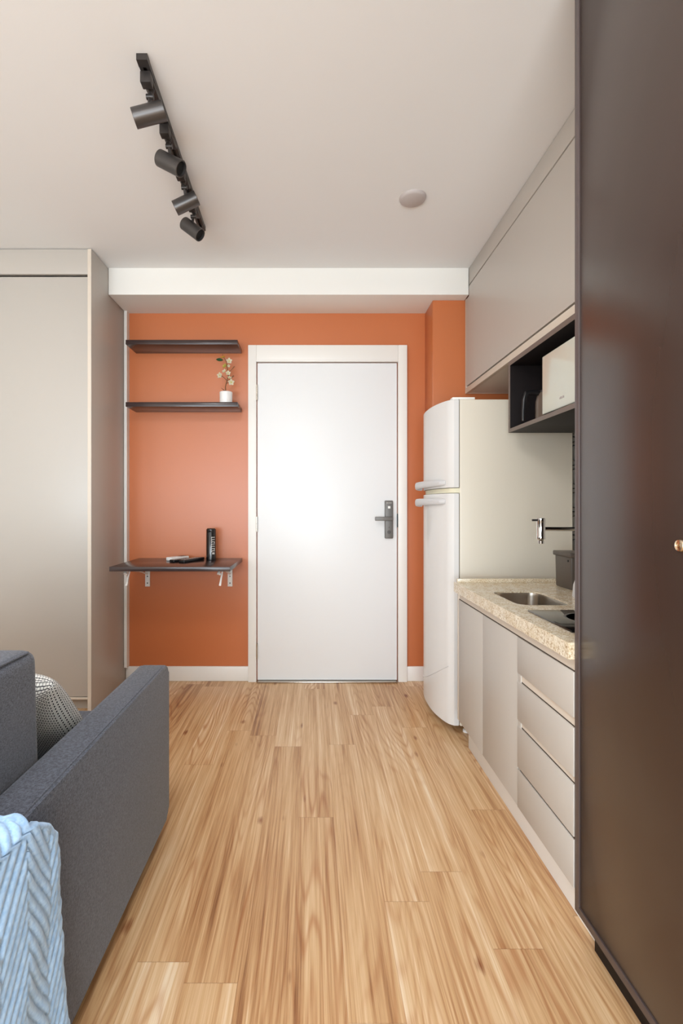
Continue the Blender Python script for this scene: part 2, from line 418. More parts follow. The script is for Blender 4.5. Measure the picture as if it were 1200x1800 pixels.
tube(bm, [P(1.2, 20), P(3.5, 22), P(5.4, 24.2)], [.002, .0015, .003], 6); tube(bm, [P(.8, 15), P(3, 16.5), P(5, 18.2)], [.002, .0015, .004], 6)
tube(bm, [P(0, 8), P(-1.5, 9), P(-3.3, 10.5)], [.003, .006, .001], 6, 1, .4)
part('stem', bm, M['stem'], t)
def flower(c, r, m, tilt, n=5, cm=None):
    bm = B(); ax = Vector(tilt).normalized(); a, b_ = ring_frame(ax)
    for k in range(n):
        th = 2*PI*k/n+.3; d = a*math.cos(th)+b_*math.sin(th); s = ax.cross(d)
        rows = []
        for i in range(6):
            u = i/5; wv = math.sin(PI*min(1, u*.86+.1))**.7*.42*r; cup = (.30*u*u+.04)*r
            rows.append([bm.verts.new(c+d*(u*r)+s*(q*wv)+ax*(cup+.10*r*q*q)) for q in (-1, -.5, 0, .5, 1)])
        for i in range(5):
            for q in range(4): bm.faces.new((rows[i][q], rows[i][q+1], rows[i+1][q+1], rows[i+1][q]))
    geom = bmesh.ops.solidify(bm, geom=bm.faces[:], thickness=.0008)
    fo = part('flower', bm, m, t, ang=1.2)
    bm = B(); lathe(bm, [(0, -.001), (r*.2, 0), (r*.22, .003), (r*.1, .006), (0, .0065)], c, 10, ax); part('flower_centre', bm, cm or M['yellow'], fo)
for (px, py, r, m_, tl) in ((2.2, 27.2, .020, 'petal', (.2, -1, .1)), (-3.6, 18.0, .020, 'petal', (-.4, -1, 0)), (1.6, 19.4, .017, 'petal', (.1, -1, .2)),
                            (3.5, 13.6, .021, 'petal', (.2, -1, -.1)), (-.8, 20.6, .016, 'petal', (-.6, -1, .6)), (2.4, 16.4, .015, 'petal', (.4, -1, .9)),
                            (-.4, 24.0, .017, 'yellow', (-.6, -1, .3)), (-1.6, 29.4, .019, 'amber', (-.2, -.8, .9)), (1.8, 24.2, .010, 'petal', (.5, -1, -.4))):
    flower(P(px, py, -1.2), r, M[m_], tl, cm=M['olive'] if m_ != 'petal' else None)
bm = B()
def leafm(bm, a, b_, w, bend=.004):
    a = Vector(a); b_ = Vector(b_); d = b_-a; s = d.cross(Vector((0, -1, 0))).normalized(); rows = []
    for i in range(9):
        u = i/8; ww = math.sin(PI*u)**.8*w+.0003; c = a+d*u+Vector((0, -math.sin(PI*u)*bend, 0))
        rows.append([bm.verts.new(c+s*ww*q+Vector((0, -abs(q)*.003, 0))) for q in (-1, 0, 1)])
    for i in range(8):
        for q in range(2): bm.faces.new((rows[i][q], rows[i][q+1], rows[i+1][q+1], rows[i+1][q]))
    bmesh.ops.solidify(bm, geom=bm.faces[:], thickness=.0007)
leafm(bm, P(-1.5, 27.8, -1), P(-6.2, 28.3, -1), .010)
part('leaf', bm, M['leaf'], t, ang=1.2)

# bottle
t = thing('thermos_bottle', 'slim black thermos flask with silver lid rim and lettering on the wall desk', 'bottle', (-.653, 3.135, .822))
c0 = (-.653, 3.135, .822)
bm = B(); lathe(bm, [(0, 0), (.030, 0), (.0315, .002), (.0315, .176), (.0305, .178), (.0305, .180)], c0, 40); part('body', bm, M['bottle'], t)
bm = B(); lathe(bm, [(.0308, .180), (.0312, .181), (.0312, .197), (.029, .200), (.024, .2005)], c0, 40); cp = part('cap', bm, M['bottle'], t)
bm = B(); lathe(bm, [(.0245, .200), (.027, .2035), (.0275, .2045), (.024, .2055), (0, .2055)], c0, 40); part('cap_rim', bm, M['steel'], cp)
bm = B()
def onbottle(bm, a0, a1, z0, z1, R=.0319):
    n = 5; lo = []; hi = []
    for i in range(n+1):
        a = a0+(a1-a0)*i/n; x = c0[0]+R*math.sin(a); y = c0[1]-R*math.cos(a)
        lo.append(bm.verts.new((x, y, c0[2]+z0))); hi.append(bm.verts.new((x, y, c0[2]+z1)))
    for i in range(n): bm.faces.new((lo[i], lo[i+1], hi[i+1], hi[i]))
z = .052
for gl in ('box', 'E', 'L', 'I', 'A', 'I', 'T'):
    if gl == 'box': onbottle(bm, .42, .95, z-.014, z-.002)
    onbottle(bm, .22, .36, z, z+.011)
    onbottle(bm, .36, 1.0, z+.006, z+.0105)
    if gl in 'EA': onbottle(bm, .8, 1.0, z, z+.0105)
    z += .0145
part('lettering', bm, M['letter'], t)

# remotes
def remote(label, base, yaw, L_, W_, T_, m_, screen, mb):
    t = thing('remote_control', label, 'remote control', base, 'remote controls on the desk', (0, 0, yaw))
    bm = B(); bx(bm, -L_/2, L_/2, -W_/2, W_/2, 0, T_, .005, 3); part('body', bm, m_, t, local=True)
    if screen:
        bm = B(); bx(bm, L_*.12, L_*.42, -W_*.34, W_*.34, T_-.0005, T_+.0008, .0003); part('display', bm, M['lockd'], t, local=True)
    bm = B()
    for i in range(6 if not screen else 3):
        for q in (-1, 0, 1):
            x = -L_*.4+i*L_*.12 if not screen else -L_*.36+i*L_*.14
            bx(bm, x-.003, x+.003, q*W_*.26-.003, q*W_*.26+.003, T_-.0005, T_+.0012)
    part('buttons', bm, mb, t, local=True)
remote('white air conditioner remote lying behind two black remotes on the desk', (-.868, 3.13, .822), .95, .145, .052, .022, M['white2'], True, M['greyp'])
remote('short black remote lying between the white remote and the longer black one', (-.833, 3.045, .822), 1.05, .135, .042, .016, M['blackp'], False, M['letter'])
remote('longer black remote lying nearest the black thermos flask', (-.757, 3.055, .822), 1.15, .205, .044, .018, M['blackp'], False, M['letter'])

# ------------------------------------------------------------------ ceiling track and spots
def tr_x(y): return -.548-(y-1.56)*.025
t = thing('lighting_track', 'long straight black lighting track screwed to the white ceiling', 'lighting track', (-.56, 2.04, H))
bm = B(); ya, yb = 1.562, 2.52
def slab(bm, dx0, dx1, z0, z1, ya=ya, yb=yb):
    v = [bm.verts.new((tr_x(y)+dx, y, z)) for y in (ya, yb) for dx, z in ((dx0, z0), (dx1, z0), (dx1, z1), (dx0, z1))]
    for f in ((0, 1, 2, 3), (7, 6, 5, 4), (0, 4, 5, 1), (1, 5, 6, 2), (2, 6, 7, 3), (3, 7, 4, 0)): bm.faces.new([v[i] for i in f])
slab(bm, -.017, -.0085, H-.02, H); slab(bm, .0085, .017, H-.02, H); slab(bm, -.0085, .0085, H-.006, H)
slab(bm, -.0085, -.006, H-.02, H-.0175); slab(bm, .006, .0085, H-.02, H-.0175)
part('rail', bm, M['black'], t, smooth=False)
for (a, b_) in ((1.557, 1.585), (2.50, 2.525)):
    bm = B(); slab(bm, -.0178, .0178, H-.0208, H, a, b_); part('end_cap', bm, M['black'], t, smooth=False)
def spot(y_ad, y_h, x_h, z_h, axis, label, length=.108, r=.0305):
    xa = tr_x(y_ad)
    t = thing('track_spotlight', label, 'spotlight', (xa, y_ad, H-.02), 'spotlights on the ceiling track')
    bm = B(); bx(bm, xa-.0175, xa+.0175, y_ad-.06, y_ad-.028, H-.058, H-.0205, .003)
    bx(bm, xa-.0165, xa+.0165, y_ad-.030, y_ad+.055, H-.036, H-.0205, .002); part('adapter', bm, M['black'], t)
    top = Vector((xa, y_ad-.004, H-.036)); hc = Vector((x_h, y_h, z_h)); ax = Vector(axis).normalized()
    jt = hc+Vector((0, 0, r*.8))
    bm = B(); lathe(bm, [(0, 0), (.013, 0), (.013, -.006), (.011, -.007), (.011, -.012), (.009, -.013), (.009, -.021), (0, -.022)][::-1], top, 16)
    tube(bm, [top+Vector((0, 0, -.015)), top.lerp(jt, .5), jt], .0065, 10)
    lathe(bm, [(0, -.012), (.009, -.012), (.009, .012), (0, .012)], top.lerp(jt, .42), 14, (1, 0, 0))
    part('arm', bm, M['black'], t)
    bm = B()
    lathe(bm, [(0, -length/2+.001), (r-.002, -length/2), (r, -length/2+.002), (r, length/2-.001), (r-.001, length/2), (r-.004, length/2), (r-.005, length/2-.012)], hc, 36, ax)
    hd = part('lamp_head', bm, M['head'], t)
    bm = B(); lathe(bm, [(r-.0048, length/2-.010), (r-.006, length/2-.03), (.012, length/2-.045), (0, length/2-.045)], hc, 24, ax)
    part('reflector', bm, M['hole'], hd)
spot(1.655, 1.645, -.553, 2.500, (-.95, -.07, -.31), 'black spotlight nearest the camera on the track, aimed left')
spot(1.875, 1.880, -.550, 2.500, (.80, -.16, -.50), 'second black spotlight from the near end of the track, tilted down right')
spot(2.115, 2.125, -.553, 2.500, (-.90, .02, -.42), 'third black spotlight from the near end of the track, aimed left')
spot(2.335, 2.325, -.575, 2.500, (.74, -.16, -.62), 'farthest black spotlight on the track, close to the ceiling beam')

bm = B(); lathe(bm, [(0, -.014), (.052, -.014), (.058, -.011), (.062, -.004), (.063, 0), (0, 0)], (.476, 2.285, H), 40)
solo('ceiling_cover', bm, M['lampd'], 'small round pale cover plate on the ceiling above the kitchen side', 'ceiling cover', (.476, 2.285, H))

# ------------------------------------------------------------------ kitchen
XU = .96
t = thing('upper_cabinet', 'long greige upper kitchen cabinet with one wide flap door', 'cabinet', (1.17, 2.2, 1.875))
Y0, Y1 = 1.292, 3.03
bm = B(); bx(bm, XU+.02, XR-.002, Y0, Y1-.017, 1.8895, 2.455); bx(bm, XU+.02, XR-.002, Y0, 2.956, 2.455, 2.5225); part('carcass', bm, M['gapm'], t)  # dark colour here paints the shade behind the door gaps
bm = B(); bx(bm, XU+.02, XR-.002, Y0, Y1-.017, 1.874, 1.889); bx(bm, XU, XU+.02, Y0, Y1-.017, 1.873, 1.906, .001)
part('bottom_panel', bm, M['mdf_edge'], t)
bm = B(); bx(bm, XU, XR-.002, Y0, 2.957, 2.523, H-.003, .001); part('top_fascia', bm, M['mdf'], t)
bm = B(); bx(bm, XU, XU+.018, Y0, Y1-.018, 1.915, 2.455); bx(bm, XU, XU+.018, Y0, 2.957, 2.455, 2.514); part('flap_door', bm, M['mdf'], t)
bm = B(); bx(bm, XU, XR-.002, Y1-.016, Y1, 1.873, 2.462, .001); part('side_panel', bm, M['mdf_edge'], t)

NZ0, NZ1 = 1.526, 1.866
t = thing('open_niche', 'charcoal open shelf box hanging under the upper cabinet, holding the microwave', 'shelf box', (1.17, 1.83, 1.526))
def npart(bm): part('panel', bm, M['niche'], t)
npart(bx(B(), XU, XR-.002, Y0, 2.36, NZ0, NZ0+.018, .001)); npart(bx(B(), XU, XR-.002, Y0, 2.36, NZ1-.016, NZ1+.006, .001))
npart(bx(B(), XU, XR-.002, 2.342, 2.36, NZ0+.018, NZ1-.016, .001)); npart(bx(B(), XR-.012, XR-.002, Y0, 2.342, NZ0+.018, NZ1-.016))
for a in ((Y0, 2.36, NZ0, NZ0+.018), (Y0, 2.36, NZ1-.016, NZ1+.006), (2.342, 2.36, NZ0+.018, NZ1-.016)):
    part('edge_band', bx(B(), XU-.0012, XU-.0001, *a), M['band'], t)

t = thing('microwave_oven', 'white glass-fronted microwave inside the dark shelf box', 'microwave', (1.15, 1.80, NZ0+.018))
bm = B(); bx(bm, 1.0, 1.33, 1.56, 2.05, 1.560, 1.797, .006); part('body', bm, M['greyp'], t)
bm = B(); bx(bm, .978, 1.0, 1.755, 2.056, 1.556, 1.802, .004, 3); dr = part('door', bm, M['micro'], t)
bm = B(); bx(bm, .978, 1.0, 1.555, 1.75, 1.556, 1.802, .004, 3); part('control_panel', bm, M['micro'], t)
bm = B()
for k in range(5): bx(bm, .9765, .9785, 1.905-k*.007, 1.910-k*.007, 1.590, 1.597+.002*(k % 2))
part('brand_mark', bm, M['lampd'], dr)
bm = B(); bx(bm, .980, .992, 1.60, 1.97, 1.549, 1.5535, .001); part('bottom_trim', bm, M['chrome'], t)
for y in (1.62, 2.02):
    for x in (1.03, 1.28):
        bm = B(); lathe(bm, [(0, 0), (.011, 0), (.012, .017), (0, .017)], (x, y, NZ0+.018), 14); part('foot', bm, M['rubber'], t)

t = thing('electric_kettle', 'dark electric kettle with black handle beside the microwave', 'kettle', (1.085, 2.2, NZ0+.018))
zb = NZ0+.018
bm = B(); lathe(bm, [(0, 0), (.066, 0), (.068, .006), (.068, .018), (.064, .022), (.063, .10), (.055, .135), (.052, .14)], (1.085, 2.2, zb), 32); part('body', bm, M['kettle'], t)
bm = B(); lathe(bm, [(.052, .14), (.05, .15), (.012, .158), (.012, .17), (0, .172)], (1.085, 2.2, zb), 24); part('lid', bm, M['blackp'], t)
bm = B(); tube(bm, [(1.035, 2.2, zb+.138), (1.0, 2.2, zb+.142), (.975, 2.2, zb+.136), (.967, 2.2, zb+.11), (.962, 2.2, zb+.05), (.962, 2.2, zb+.012)], [.012, .012, .012, .011, .010, .008], 12, .8, 1.)
part('handle', bm, M['blackp'], t)
bm = B(); bx(bm, 1.19, 1.21, 2.10, 2.32, zb, zb+.23, .006)
solo('cutting_board', bm, M['board'], 'beige cutting board standing upright behind the dark kettle', 'cutting board', (1.2, 2.2, zb))

# base cabinet
TBASE = .091; XF = .70; CB = .1465; CT = .723; YA, YE = 1.292, 2.326
t = thing('base_cabinet', 'greige base cabinet with two doors and four drawers under the stone worktop', 'cabinet', (1.04, 1.8, 0))
bm = B(); bx(bm, XF+.03, XR-.03, YA, YE-.018, CB, .60); bx(bm, XF+.03, XF+.046, YA, YE-.018, .60, .757)
part('carcass', bm, M['mdf'], t)
bm = B(); bx(bm, XF, XR-.03, YE-.016, YE, CB, .757, .001); part('side_panel', bm, M['mdf_edge'], t)
bm = B(); bx(bm, .757, .772, YA, YE+.012, 0, CB-.0005, .001); bx(bm, .757, .772, YA-.02, YA, 0, TBASE, .0); part('plinth', bm, M['trim'], t)
for a, b_ in ((1.9855, YE-.018), (1.647, 1.984)):
    part('door', bx(B(), XF, XF+.018, a, b_, CB, CT, .001), M['mdf'], t)
bm = B()
bx(bm, XF+.004, XF+.03, YA, 1.645, CB, .757); bx(bm, XF+.004, XF+.03, 1.645, YE-.017, CT+.003, .757)
part('drawer_rail', bm, M['mdf_edge'], t)
DY0, DY1 = YA, 1.622
for z0, z1 in ((.602, CT), (.443, .574), (.283, .422), (CB, .275)):
    dr = part('drawer', bx(B(), XF-.002, XF+.014, DY0, 1.645, z0, z1, .001), M['mdf'], t)
for z0, z1 in ((.574, .602), (.422, .443)): part('stile', bx(B(), XF, XF+.012, DY1, 1.6445, z0, z1), M['mdf'], t)
bm = B()
for z in (.5755, .4235): bx(bm, XF+.0035, XF+.0045, YA, DY1, z-.0015, z+.0025)
bx(bm, XF+.002, XF+.0045, YA, 1.63, .2755, .2825)
bx(bm, XF+.002, XF+.0045, YA, YE-.018, CT+.0005, CT+.0035)
part('gap_shade_strip', bm, M['gapm'], t)  # thin strips coloured dark as the shade between the fronts

# worktop with sink cutout
ZT0, ZT1 = .757, .802; XC = .685; YC0, YC1 = 1.292, 2.335
SX0, SX1, SY0, SY1 = .765, .968, 1.785, 2.075
def rrect(x0, x1, y0, y1, r, n=6):
    pts = []
    for cx, cy, a0 in ((x1-r, y1-r, 0), (x0+r, y1-r, PI/2), (x0+r, y0+r, PI), (x1-r, y0+r, 3*PI/2)):
        for i in range(n+1):
            a = a0+PI/2*i/n; pts.append((cx+r*math.cos(a), cy+r*math.sin(a)))
    return pts
def slab_hole(x0, x1, y0, y1, z0, z1, hole):
    bm = B(); n = len(hole)
    cx = sum(p[0] for p in hole)/n; cy = sum(p[1] for p in hole)/n
    outer = []
    for px, py in hole:
        dx, dy = px-cx, py-cy
        tx = ((x1 if dx > 0 else x0)-cx)/dx if abs(dx) > 1e-6 else 1e9
        ty = ((y1 if dy > 0 else y0)-cy)/dy if abs(dy) > 1e-6 else 1e9
        k = min(tx, ty); outer.append([cx+dx*k, cy+dy*k])
    for c in ((x0, y0), (x1, y0), (x1, y1), (x0, y1)):
        j = min(range(n), key=lambda i: (outer[i][0]-c[0])**2+(outer[i][1]-c[1])**2); outer[j] = list(c)
    V = lambda pts, z: [bm.verts.new((p[0], p[1], z)) for p in pts]
    ht, hb, ot, ob = V(hole, z1), V(hole, z0), V(outer, z1), V(outer, z0)
    for i in range(n):
        j = (i+1) % n
        bm.faces.new((ht[i], ht[j], ot[j], ot[i])); bm.faces.new((hb[j], hb[i], ob[i], ob[j]))
        bm.faces.new((ot[i], ot[j], ob[j], ob[i])); bm.faces.new((ht[j], ht[i], hb[i], hb[j]))
    return bm
hole = rrect(SX0, SX1, SY0, SY1, .05)
t = thing('worktop', 'speckled beige granite kitchen worktop with low upstand', 'worktop', (1.03, 1.81, ZT0))
part('slab', slab_hole(XC, XR-.002, YC0, YC1, ZT0, ZT1, hole), M['granite'], t, ang=.5)
bm = B(); bx(bm, XC+.012, XR-.002, YC1-.02, YC1, ZT1, ZT1+.018, .001); bx(bm, XR-.022, XR-.002, YC0, YC1-.02, ZT1, ZT1+.05, .001)
part('upstand', bm, M['granite'], t)
t = thing('sink', 'stainless steel sink bowl set in the granite worktop', 'sink', ((SX0+SX1)/2, (SY0+SY1)/2, ZT0-.15))
bm = B(); loops = []
for inset, z, r in ((.0, ZT1-.006, .05), (.001, ZT1-.02, .05), (.006, ZT0-.10, .048), (.02, ZT0-.128, .04), (.05, ZT0-.133, .03)):
    loops.append([bm.verts.new((p[0], p[1], z)) for p in rrect(SX0+inset+.0005, SX1-inset-.0005, SY0+inset+.0005, SY1-inset-.0005, r)])
for a, b_ in zip(loops, loops[1:]):
    for i in range(len(a)): bm.faces.new((a[i], a[(i+1) % len(a)], b_[(i+1) % len(a)], b_[i]))
bm.faces.new(loops[-1]); part('bowl', bm, M['steel'], t)
bm = B(); lathe(bm, [(0, .001), (.03, .001), (.034, .003), (.036, .0)], ((SX0+SX1)/2, 1.95, ZT0-.1325), 24); part('drain', bm, M['chrome'], t)

t = thing('cooktop', 'black glass two-burner cooktop set in the worktop near the drawers', 'cooktop', (1.0, 1.535, ZT1))
bm = B(); bx(bm, .748, 1.26, 1.392, 1.678, ZT1, ZT1+.006, .002); part('glass_top', bm, M['glass'], t)
for x in (.90, 1.12):
    bm = B(); lathe(bm, [(.078, .0061), (.080, .0066), (.083, .0066), (.085, .0061)], (x, 1.545, ZT1), 40); part('burner_ring', bm, M['lock'], t)

FYc = 1.93; FXc = .914; FZc = 1.076
t = thing('wall_faucet', 'chrome wall faucet with thick vertical head above the sink', 'faucet', (XR, FYc, FZc))
bm = B(); tube(bm, [(XR-.001, FYc, FZc-.002), (1.1, FYc, FZc), (FXc+.01, FYc, FZc+.001)], .008, 16); lathe(bm, [(0, -.012), (.026, -.010), (.028, 0), (0, 0)], (XR-.001, FYc, FZc-.002), 24, (1, 0, 0))
part('arm', bm, M['chrome'], t)
bm = B(); lathe(bm, [(0, -.040), (.0155, -.040), (.0165, -.037), (.0165, -.025), (.016, -.024), (.016, .030), (.0165, .031), (.0165, .042), (.015, .044), (0, .044)], (FXc, FYc, FZc), 28); part('head', bm, M['chrome'], t)
bm = B(); lathe(bm, [(.008, -.058), (.0105, -.057), (.0115, -.046), (.008, -.041), (0, -.041)], (FXc, FYc, FZc), 20); part('spout', bm, M['chrome'], t)
bm = B(); tube(bm, [(FXc-.012, FYc, FZc+.036), (FXc-.036, FYc-.002, FZc+.036)], .0042, 10); part('lever', bm, M['black'], t)

t = thing('countertop_bin', 'small dark grey lidded bin on the worktop behind the faucet', 'bin', (1.2, 2.17, ZT1))
bm = B(); bx(bm, 1.125, 1.29, 2.10, 2.24, ZT1, ZT1+.145, .006, 3)
for v in bm.verts:
    k = (v.co.z-ZT1)/.145; v.co.x = 1.2075+(v.co.x-1.2075)*(.97+.03*k); v.co.y = 2.17+(v.co.y-2.17)*(.97+.03*k)
part('body', bm, M['bin'], t)
bm = B(); bx(bm, 1.118, 1.297, 2.093, 2.247, ZT1+.142, ZT1+.162, .004, 3); part('lid', bm, M['bin'], t)
bm = B(); lathe(bm, [(0, 0), (.005, 0), (.005, .003), (0, .004)], (1.125, 2.125, ZT1+.125), 12, (-1, 0, 0)); part('latch', bm, M['blackp'], t)
bm = B(); lathe(bm, [(0, 0), (.026, 0), (.028, .004), (.024, .05), (.016, .075), (.012, .082), (.012, .09), (0, .091)], (1.075, 1.94, ZT1), 24)
solo('soap_dispenser', bm, M['greyp'], 'small grey bottle on the worktop between the sink and the wall', 'bottle', (1.075, 1.94, ZT1))

# fridge
t = thing('refrigerator', 'white two-door refrigerator with curved doors beside the orange pier', 'refrigerator', (1.03, 2.77, 0))
FY0, FY1, FZ0, FZ1 = 2.456, 3.015, .05, 1.712
part('cabinet', bx(B(), .751, 1.325, FY0, FY1, FZ0, FZ1, .006, 3), M['fridge'], t)
def door_plan(y0, y1, xe, bulge, xb, n=28):
    pts = []
    for i in range(n+1):
        u = i/n; y = y0+(y1-y0)*u; e = 1-abs(2*u-1)**2.4
        r = min(1, min(u, 1-u)/.03); pts.append((xe-bulge*e+.012*(1-math.sqrt(max(0, 1-(1-r)**2))), y))
    pts += [(xb, y1), (xb, y0)]
    return pts
def fdoor(name, z0, z1, m_):
    bm = B(); prism(bm, door_plan(FY0-.001, FY1+.001, .709, .056, .746), z0, z1, .003); return part(name, bm, m_, t)
fz = fdoor('freezer_door', 1.263, FZ1-.001, M['fridgedoor'])
lw = fdoor('fridge_door', FZ0+.003, 1.234, M['fridgedoor'])
bm = B(); prism(bm, door_plan(FY0+.004, FY1-.004, .716, .048, .7515), 1.2365, 1.2605); part('middle_strip', bm, M['cream'], t)
bm = B(); bx(bm, .7455, .7515, FY0+.004, FY1-.004, FZ0+.01, 1.232); bx(bm, .7455, .7515, FY0+.004, FY1-.004, 1.265, FZ1-.006); part('door_gasket', bm, M['gasket'], t)
def fhandle(z, pr):
    pts = [(.690, 2.50, z), (.668, 2.52, z), (.648, 2.60, z), (.633, 2.70, z), (.624, 2.80, z), (.622, 2.87, z-.002), (.630, 2.91, z-.006), (.650, 2.93, z-.012), (.668, 2.935, z-.014)]
    bm = B(); tube(bm, pts, [.010, .014, .016, .017, .018, .019, .018, .015, .012], 14, .55, 1.1)
    h = part('handle', bm, M['greyp'], pr)
    return h
bm = B(); pl = door_plan(FY0-.001, FY1+.001, .709, .056, .746)[:29]
tube(bm, [(pl[i][0]-.0004, pl[i][1], .135+.215*(1-(i-1)/27)**1.7) for i in range(1, 28)], .0016, 6); part('moulded_line', bm, M['greyp'], lw)
fhandle(1.290, fz); fhandle(1.193, lw)
bm = B(); bx(bm, .715, .83, FY0+.005, FY0+.05, FZ1, FZ1+.012, .003); part('hinge_cover', bm, M['trim'], t)
bm = B()
for k in range(11):
    z = .30+k*.12
    for yy in (FY0+.012, FY1-.06):
        tube(bm, [(1.331, yy, z-.024), (1.343, yy, z-.020), (1.350, yy, z-.008), (1.350, yy, z+.008), (1.343, yy, z+.020), (1.331, yy, z+.024)], .0028, 8)
    tube(bm, [(1.350, FY0+.012, z), (1.350, FY1-.06, z)], .0028, 8)
part('condenser_coil', bm, M['blackp'], t)
for y in (FY0+.05, FY1-.05):
    for x in (.80, 1.28):
        bm = B(); lathe(bm, [(0, 0), (.018, 0), (.018, .012), (.008, .015), (.008, .052), (0, .052)], (x, y, 0), 16); part('foot', bm, M['white2'], t)

# tall dark cabinet
t = thing('tall_cabinet', 'tall dark brown cabinet filling the right foreground, with a round lock', 'cabinet', (1.03, .75, 0))
TY0, TY1 = .20, 1.289; TB = .093
bm = B(); bx(bm, XF, XR-.003, TY1-.020, TY1, TB, H-.003, .001); bx(bm, XF, XR-.003, TY0, TY0+.02, TB, H-.003, .001)
part('side_panel', bm, M['darkedge'], t)
bm = B(); bx(bm, XF, XR-.003, TY0+.02, TY1-.02, TB, TB+.020, .001); part('bottom_panel', bm, M['darkedge'], t)
bm = B(); bx(bm, XF+.03, XR-.003, TY0+.02, TY1-.02, TB+.02, H-.003); part('carcass', bm, M['hole'], t)
bm = B(); bx(bm, .742, .752, TY0, 1.270, 0, TB, .001); part('plinth', bm, M['niche'], t)
d1 = part('door', bx(B(), XF+.002, XF+.020, .745, TY1-.0235, TB+.0235, H-.006, .001), M['dark'], t)
d2 = part('door', bx(B(), XF+.002, XF+.020, TY0+.0235, .741, TB+.0235, H-.006, .001), M['dark'], t)
bm = B(); lathe(bm, [(0, 0), (.0115, 0), (.0125, .002), (.0125, .008), (.0105, .011), (.008, .0115), (.0075, .010), (.003, .0105), (.002, .007), (0, .007)], (XF+.002, .912, 1.092), 28, (-1, 0, 0))
part('lock', bm, M['knob'], d1)

# ------------------------------------------------------------------ sofa
def softbox(bm, x0, x1, y0, y1, z0, z1, r, n=4, puff=0.):
    bx(bm, x0, x1, y0, y1, z0, z1, r, n)
t = thing('sofa', 'charcoal grey fabric sofa seen from its side at the lower left', 'sofa', (-1.21, 1.2, 0))
def arm(x0, x1, y0=.62, y1=1.762, z0=.045, z1=.598):
    # side profile with rounded front corners, extruded across the arm, edges softened
    bm = B(); pts = []
    r = .05
    for cx, cz, a0, rr in ((y1-.035, z1-.035, 0, .035), (y0+.03, z1-.03, PI/2, .03), (y0+.02, z0+.02, PI, .02), (y1-.03, z0+.03, 3*PI/2, .03)):
        for i in range(7):
            a = a0+PI/2*i/6; pts.append((cx+rr*math.cos(a), cz+rr*math.sin(a)))
    A = [bm.verts.new((x0, p[0], p[1])) for p in pts]; Bv = [bm.verts.new((x1, p[0], p[1])) for p in pts]
    bm.faces.new(A); bm.faces.new(Bv[::-1]); n = len(pts)
    for i in range(n): bm.faces.new((A[i], Bv[i], Bv[(i+1) % n], A[(i+1) % n]))
    es = [e for e in bm.edges if (e.verts[0] in A and e.verts[1] in A) or (e.verts[0] in Bv and e.verts[1] in Bv)]
    bmesh.ops.bevel(bm, geom=es, offset=.010, segments=3, profile=.5, affect='EDGES')
    return bm
for a, b_ in ((-.612, -.520), (-1.9, -1.808)):
    ar = part('armrest', arm(a, b_), M['sofa'], t, ang=1.)
    # top seam welt
    bm = B(); xw = b_-.010 if a > -1 else a+.010
    tube(bm, [(xw, .66, .5985), (xw, 1.2, .5990), (xw, 1.70, .5985)], .0022, 8); part('piping', bm, M['sofa'], ar)
part('base', bx(B(), -1.806, -.614, .66, 1.70, .06, .27, .02, 3), M['sofa'], t)
part('back_frame', bx(B(), -1.806, -.614, .62, .80, .27, .76, .03, 3), M['sofa'], t)
for a, b_ in ((-1.208, -.616), (-1.804, -1.212)):
    part('seat_cushion', bx(B(), a, b_, .81, 1.715, .272, .452, .03, 4), M['sofa'], t, ang=1.)
    bm = B(); bx(bm, a-.004, b_-.002, .80, 1.107, .40, .846, .028, 5)
    for v in bm.verts:
        k = (v.co.z-.40)/.446
        if v.co.y > .95: v.co.y += -.02*k+.012
    bk = part('back_cushion', bm, M['sofa'], t, ang=1.)
    bm = B(); tube(bm, [(b_-.012, .84, .843), (b_-.012, .96, .8445), (b_-.012, 1.07, .843)], .0025, 8); part('piping', bm, M['sofa'], bk)
for x in (-.57, -1.85):
    for y in (.72, 1.66):
        bm = B(); lathe(bm, [(0, 0), (.02, 0), (.024, .055), (0, .055)], (x, y, 0), 16); part('foot', bm, M['rubber'], t)

# scatter cushion: two puffed faces meeting in a seam
def cushion(bm, S, T, n=26):
    uvl = bm.loops.layers.uv.new('UVMap'); top = {}; bot = {}
    for i in range(n+1):
        for j in range(n+1):
            u = 2*i/n-1; v = 2*j/n-1
            pin = 1-.07*(u*u+v*v-u*u*v*v*1.6)
            h = T/2*(max(0, 1-abs(u)**2.6)*max(0, 1-abs(v)**2.6))**.5
            x, y = u*S/2*(1-.05*(1-v*v)*abs(u)), v*S/2*(1-.05*(1-u*u)*abs(v))
            top[i, j] = bm.verts.new((x, y, h)); 
            bot[i, j] = top[i, j] if i in (0, n) or j in (0, n) else bm.verts.new((x, y, -h))
    for i in range(n):
        for j in range(n):
            for d, fl in ((top, 0), (bot, 1)):
                vs = [d[i, j], d[i+1, j], d[i+1, j+1], d[i, j+1]]; uv = [(i, j), (i+1, j), (i+1, j+1), (i, j+1)]
                if fl: vs = vs[::-1]; uv = uv[::-1]
                f = bm.faces.new(vs)
                for l, q in zip(f.loops, uv): l[uvl].uv = (q[0]/n*S, q[1]/n*S)
    return bm
bm = cushion(B(), .38, .165)
o = solo('throw_pillow', bm, M['knit'], 'black and white woven throw pillow tucked between sofa back and armrest', 'pillow', (-.84, 1.20, .585), ang=3., local=True)
mt = Matrix.Translation((-.820, 1.325, .582)) @ Matrix.Rotation(math.radians(-4), 4, 'Z') @ Matrix.Rotation(math.radians(-52), 4, 'X')
o.location = mt.to_translation(); o.rotation_euler = mt.to_euler()
inv = mt.inverted()
for v in o.data.vertices:                                             # the pillow rests on the seat, the back and the arm
    p = mt @ v.co; q = Vector((min(p.x, -.6135), max(p.y, 1.122), max(p.z, .4545)))
    if q != p: v.co = inv @ q

